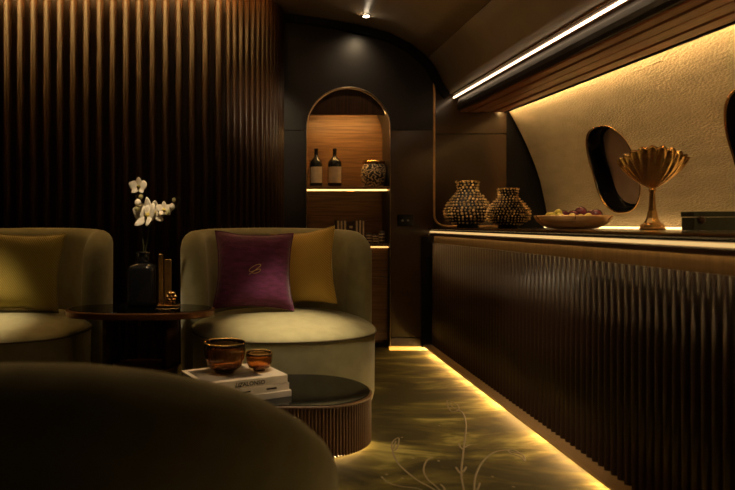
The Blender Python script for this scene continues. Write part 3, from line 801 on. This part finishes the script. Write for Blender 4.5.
# ================================================================== SIDE TABLE
ST = (-.668, 3.36, 0); stb = empty('side_table', ST); tag(stb, 'oval bronze side table between the two tub chairs', 'side table')
def ovslab(name, a, b, z0, z1, m, bev=0, n_=72, ex=2.3):
    P = [supere(2 * pi * k / n_, a, b, ex) for k in range(n_)]; P2 = [supere(2 * pi * k / n_, a - bev, b - bev, ex) for k in range(n_)]
    vs_ = [(x, y_, z0) for x, y_ in P2] + [(x, y_, z0 + bev) for x, y_ in P] + [(x, y_, z1 - bev) for x, y_ in P] + [(x, y_, z1) for x, y_ in P2]
    fs = [(r * n_ + i, r * n_ + (i + 1) % n_, (r + 1) * n_ + (i + 1) % n_, (r + 1) * n_ + i) for r in range(3) for i in range(n_)]
    fs += [tuple(range(n_ - 1, -1, -1)), tuple(range(3 * n_, 4 * n_))]
    return mesh(name, vs_, fs, m, stb)
ovslab('table_top', .402, .205, .508, .542, 'bronze', .004)
ovslab('top_inlay', .384, .187, .5425, .545, 'black_glass', .0008)
ovslab('base', .20, .15, .0, .222, 'bronze_dark', .004)
ovslab('base_rim', .205, .155, .222, .236, 'bronze', .003)
for s in (-1, 1):
    vs_, fs = [], []
    for k in range(13):
        t = R(-42) + R(84) * k / 12; x0, y0_ = s * .205 * cos(t) , .15 * sin(t) * 1.0
        for r in (1.0, .86):
            for z in (.236, .508): vs_.append((x0 * r, y0_ * r, z))
    for k in range(12):
        a = k * 4; b = a + 4
        fs += [(a, b, b + 1, a + 1), (a + 2, a + 3, b + 3, b + 2), (a, a + 2, b + 2, b), (a + 1, b + 1, b + 3, a + 3)]
    fs += [(0, 1, 3, 2), (48, 50, 51, 49)]
    mesh('leg', vs_, fs, 'bronze_dark', stb, True)

# black vase with orchid
VZ = .5455; VC = (-.672, 3.44)
va_ = empty('flower_vase', (VC[0], VC[1], VZ)); tag(va_, 'black glass bottle vase with short neck on the side table', 'vase')
sq = lambda t, i: 1.0
def rsq(name, prof, m, par):
    vs_, fs = [], []; n_ = 48
    for s, z, ex in prof:
        for k in range(n_):
            x, y_ = supere(2 * pi * k / n_ + .0, s, s, ex); vs_.append((x, y_, z))
    for i in range(len(prof) - 1):
        for k in range(n_): fs.append((i * n_ + k, i * n_ + (k + 1) % n_, (i + 1) * n_ + (k + 1) % n_, (i + 1) * n_ + k))
    fs += [tuple(range(n_ - 1, -1, -1)), tuple(range((len(prof) - 1) * n_, len(prof) * n_))]
    return mesh(name, vs_, fs, m, par, True)
rsq('vase_body', [(.070, .0, 5), (.076, .004, 5), (.077, .02, 5), (.077, .200, 5), (.074, .215, 4.5), (.062, .230, 3.5), (.046, .238, 2.5), (.036, .242, 2)], 'vase_black', va_)
rsq('vase_neck', [(.036, .241, 2), (.034, .252, 2), (.034, .288, 2), (.039, .294, 2), (.039, .300, 2), (.030, .300, 2), (.029, .27, 2)], 'vase_black', va_)
orc = empty('orchid', (VC[0], VC[1], VZ + .275)); tag(orc, 'white orchid spray with buds standing in the black vase', 'flower')
oloc = Vector(orc.location)
def op(x, y_, d=3.44): return px(x, y_, d) - oloc
tube('stem', smoothpath([(0, 0, 0), op(143.5, 246), op(140, 225), op(136, 205), op(137, 192, 3.43)], 6), .0035, 'stem_green', orc, 6)
tube('stem', smoothpath([(.004, 0, 0), op(147, 244), op(150, 226), op(160, 217, 3.43), op(170, 213, 3.42), op(178, 205, 3.42), op(180, 199, 3.42), op(176, 197, 3.42)], 6), .003, 'stem_green', orc, 6)
def petal(parent, c, rot, L_, W_, curl=.25, m='petal'):
    vs_, fs = [], []; nu, nv = 8, 6
    for i in range(nu + 1):
        u = i / nu; wd = W_ * (sin(pi * min(1, u * .93 + .04)) ** .7)
        for j in range(nv + 1):
            v = -1 + 2 * j / nv; vs_.append(Vector((v * wd / 2, -curl * L_ * (u * u) - .1 * W_ * (1 - v * v) * 0.6, u * L_)))
    for i in range(nu):
        for j in range(nv): a = i * (nv + 1) + j; fs.append((a, a + 1, a + nv + 2, a + nv + 1))
    M = Matrix.Translation(c) @ rot
    o = mesh('petal', [M @ v for v in vs_], fs, m, parent, True)
    md = o.modifiers.new('thick', 'SOLIDIFY'); md.thickness = .0016
    return o
def blossom(c, face, size):
    B = bpy.data.objects.new('blossom', None); COL.objects.link(B); B.parent = orc
    base = Vector(face).to_track_quat('-Y', 'Z').to_matrix().to_4x4()
    for k, (an, l, w__) in enumerate([(0, 1.0, .62), (74, 1.05, 1.0), (-74, 1.05, 1.0), (138, .95, .6), (-138, .95, .6)]):
        petal(B, c, base @ Matrix.Rotation(R(an), 4, 'Y') @ Matrix.Rotation(R(12), 4, 'X'), size * l, size * w__, .12)
    lathe('lip', [(.0001, -.005), (size * .16, .002), (size * .2, size * .12), (size * .08, size * .28), (.0001, size * .3)], 'petal_centre', B, 12, loc=Vector(c) + Vector(face).normalized() * .004).rotation_euler = (R(90), 0, 0)
blossom(op(139, 187, 3.425), (-.2, -1, .2), .055)
blossom(op(148, 215, 3.41), (-.65, -.75, .25), .098)
blossom(op(154, 213, 3.42), (.55, -1, .1), .07)
blossom(op(164, 210, 3.42), (.4, -1, .35), .048)
for (x_, y__, r_) in [(138, 203, .020), (137, 209, .016), (172, 207, .018), (168, 213, .015), (174, 200, .012), (141, 197, .014)]:
    lathe('bud', [(.0001, -r_), (r_ * .7, -r_ * .6), (r_, 0), (r_ * .7, r_ * .8), (.0001, r_ * 1.3)], 'bud_green' if r_ < .017 else 'petal', orc, 12, loc=op(x_, y__, 3.415))

# gold ornament beside the vase
go = empty('gold_ornament', (-.553, 3.43, VZ)); tag(go, 'small gold sculpture of upright bars and rosette beside the vase', 'ornament')
box('foot', -.035, .085, -.04, .04, 0, .010, 'gold', go, .003, 2)
box('upright_bar', -.030, -.006, -.012, .012, .010, .29, 'gold', go, .003, 2)
box('upright_bar', .002, .040, -.008, .016, .010, .26, 'gold', go, .003, 2)
for k in range(6):
    a = 2 * pi * k / 6
    lathe('rosette_petal', [(.0001, -.014), (.010, -.008), (.014, 0), (.010, .008), (.0001, .014)], 'gold', go, 12, loc=(.045 + .02 * cos(a), -.028, .055 + .02 * sin(a)))
lathe('rosette_centre', [(.0001, -.012), (.012, 0), (.0001, .012)], 'gold', go, 12, loc=(.045, -.034, .055))

# ================================================================== CEILING SPOTLIGHTS
def spot(x, y, energy, size, label, aim=None, blend=.6, group='recessed ceiling spotlights', col=(1.0, .74, .42)):
    z = ceilz(x) + rise(y)
    e = empty('ceiling_spotlight', (x, y, z)); tag(e, label, 'spotlight', group)
    lathe('trim_ring', [(.030, .002), (.046, .0), (.048, -.004), (.044, -.007), (.032, -.006), (.030, .0)], 'bronze_dark', e, 28)
    lathe('lens', [(.0001, -.003), (.028, -.003), (.030, .001)], 'spot_lens', e, 20)
    l = bpy.data.lights.new('lamp', 'SPOT'); l.energy = energy; l.spot_size = R(size); l.spot_blend = blend; l.color = col; l.shadow_soft_size = .03
    o = bpy.data.objects.new('lamp', l); COL.objects.link(o); o.parent = e; o.location = (0, 0, -.012)
    d = (Vector(aim) if aim else Vector((x, y, 0))) - Vector((x, y, z - .012))
    o.rotation_euler = d.to_track_quat('-Z', 'Y').to_euler()
spot(.768, 4.62, 9, 110, 'small bright recessed ceiling spotlight before the arched niche', (.62, 4.95, 1.9), 1.0)
spot(.17, 2.95, 350, 22, 'recessed ceiling spotlight above the chair with the purple cushion', (.15, 3.36, .45), 1.0)
spot(-1.52, 2.95, 350, 22, 'recessed ceiling spotlight above the chair with the moss cushion', (-1.62, 3.36, .45), 1.0)
spot(.55, 2.3, 100, 46, 'recessed ceiling spotlight above the embroidered carpet', (.72, 3.0, 0), 1.0)
spot(-.10, 2.2, 70, 24, 'recessed ceiling spotlight above the coffee table books', (-.10, 2.78, .34), .8)
spot(1.0, 3.7, 190, 22, 'added unseen ceiling spotlight aimed at the beaded vases', (1.52, 4.33, 1.1), .8)  # out-of-view lamp added to light the beads
spot(1.0, 2.5, 80, 26, 'added unseen ceiling spotlight aimed at the golden goblet', (1.78, 3.30, 1.1), .8)  # out-of-view lamp added to lift the goblet and fruit bowl
spot(-.67, 2.6, 170, 16, 'added unseen ceiling spotlight above the oval side table', (-.66, 3.43, .85), .9)  # out-of-view lamp added to brighten the orchid and vase
spot(.10, 3.3, 70, 30, 'added unseen ceiling spotlight washing the curved end of the fluted wall', (.02, 4.5, 1.85), 1.0)  # out-of-view lamp added as a wash on the slats
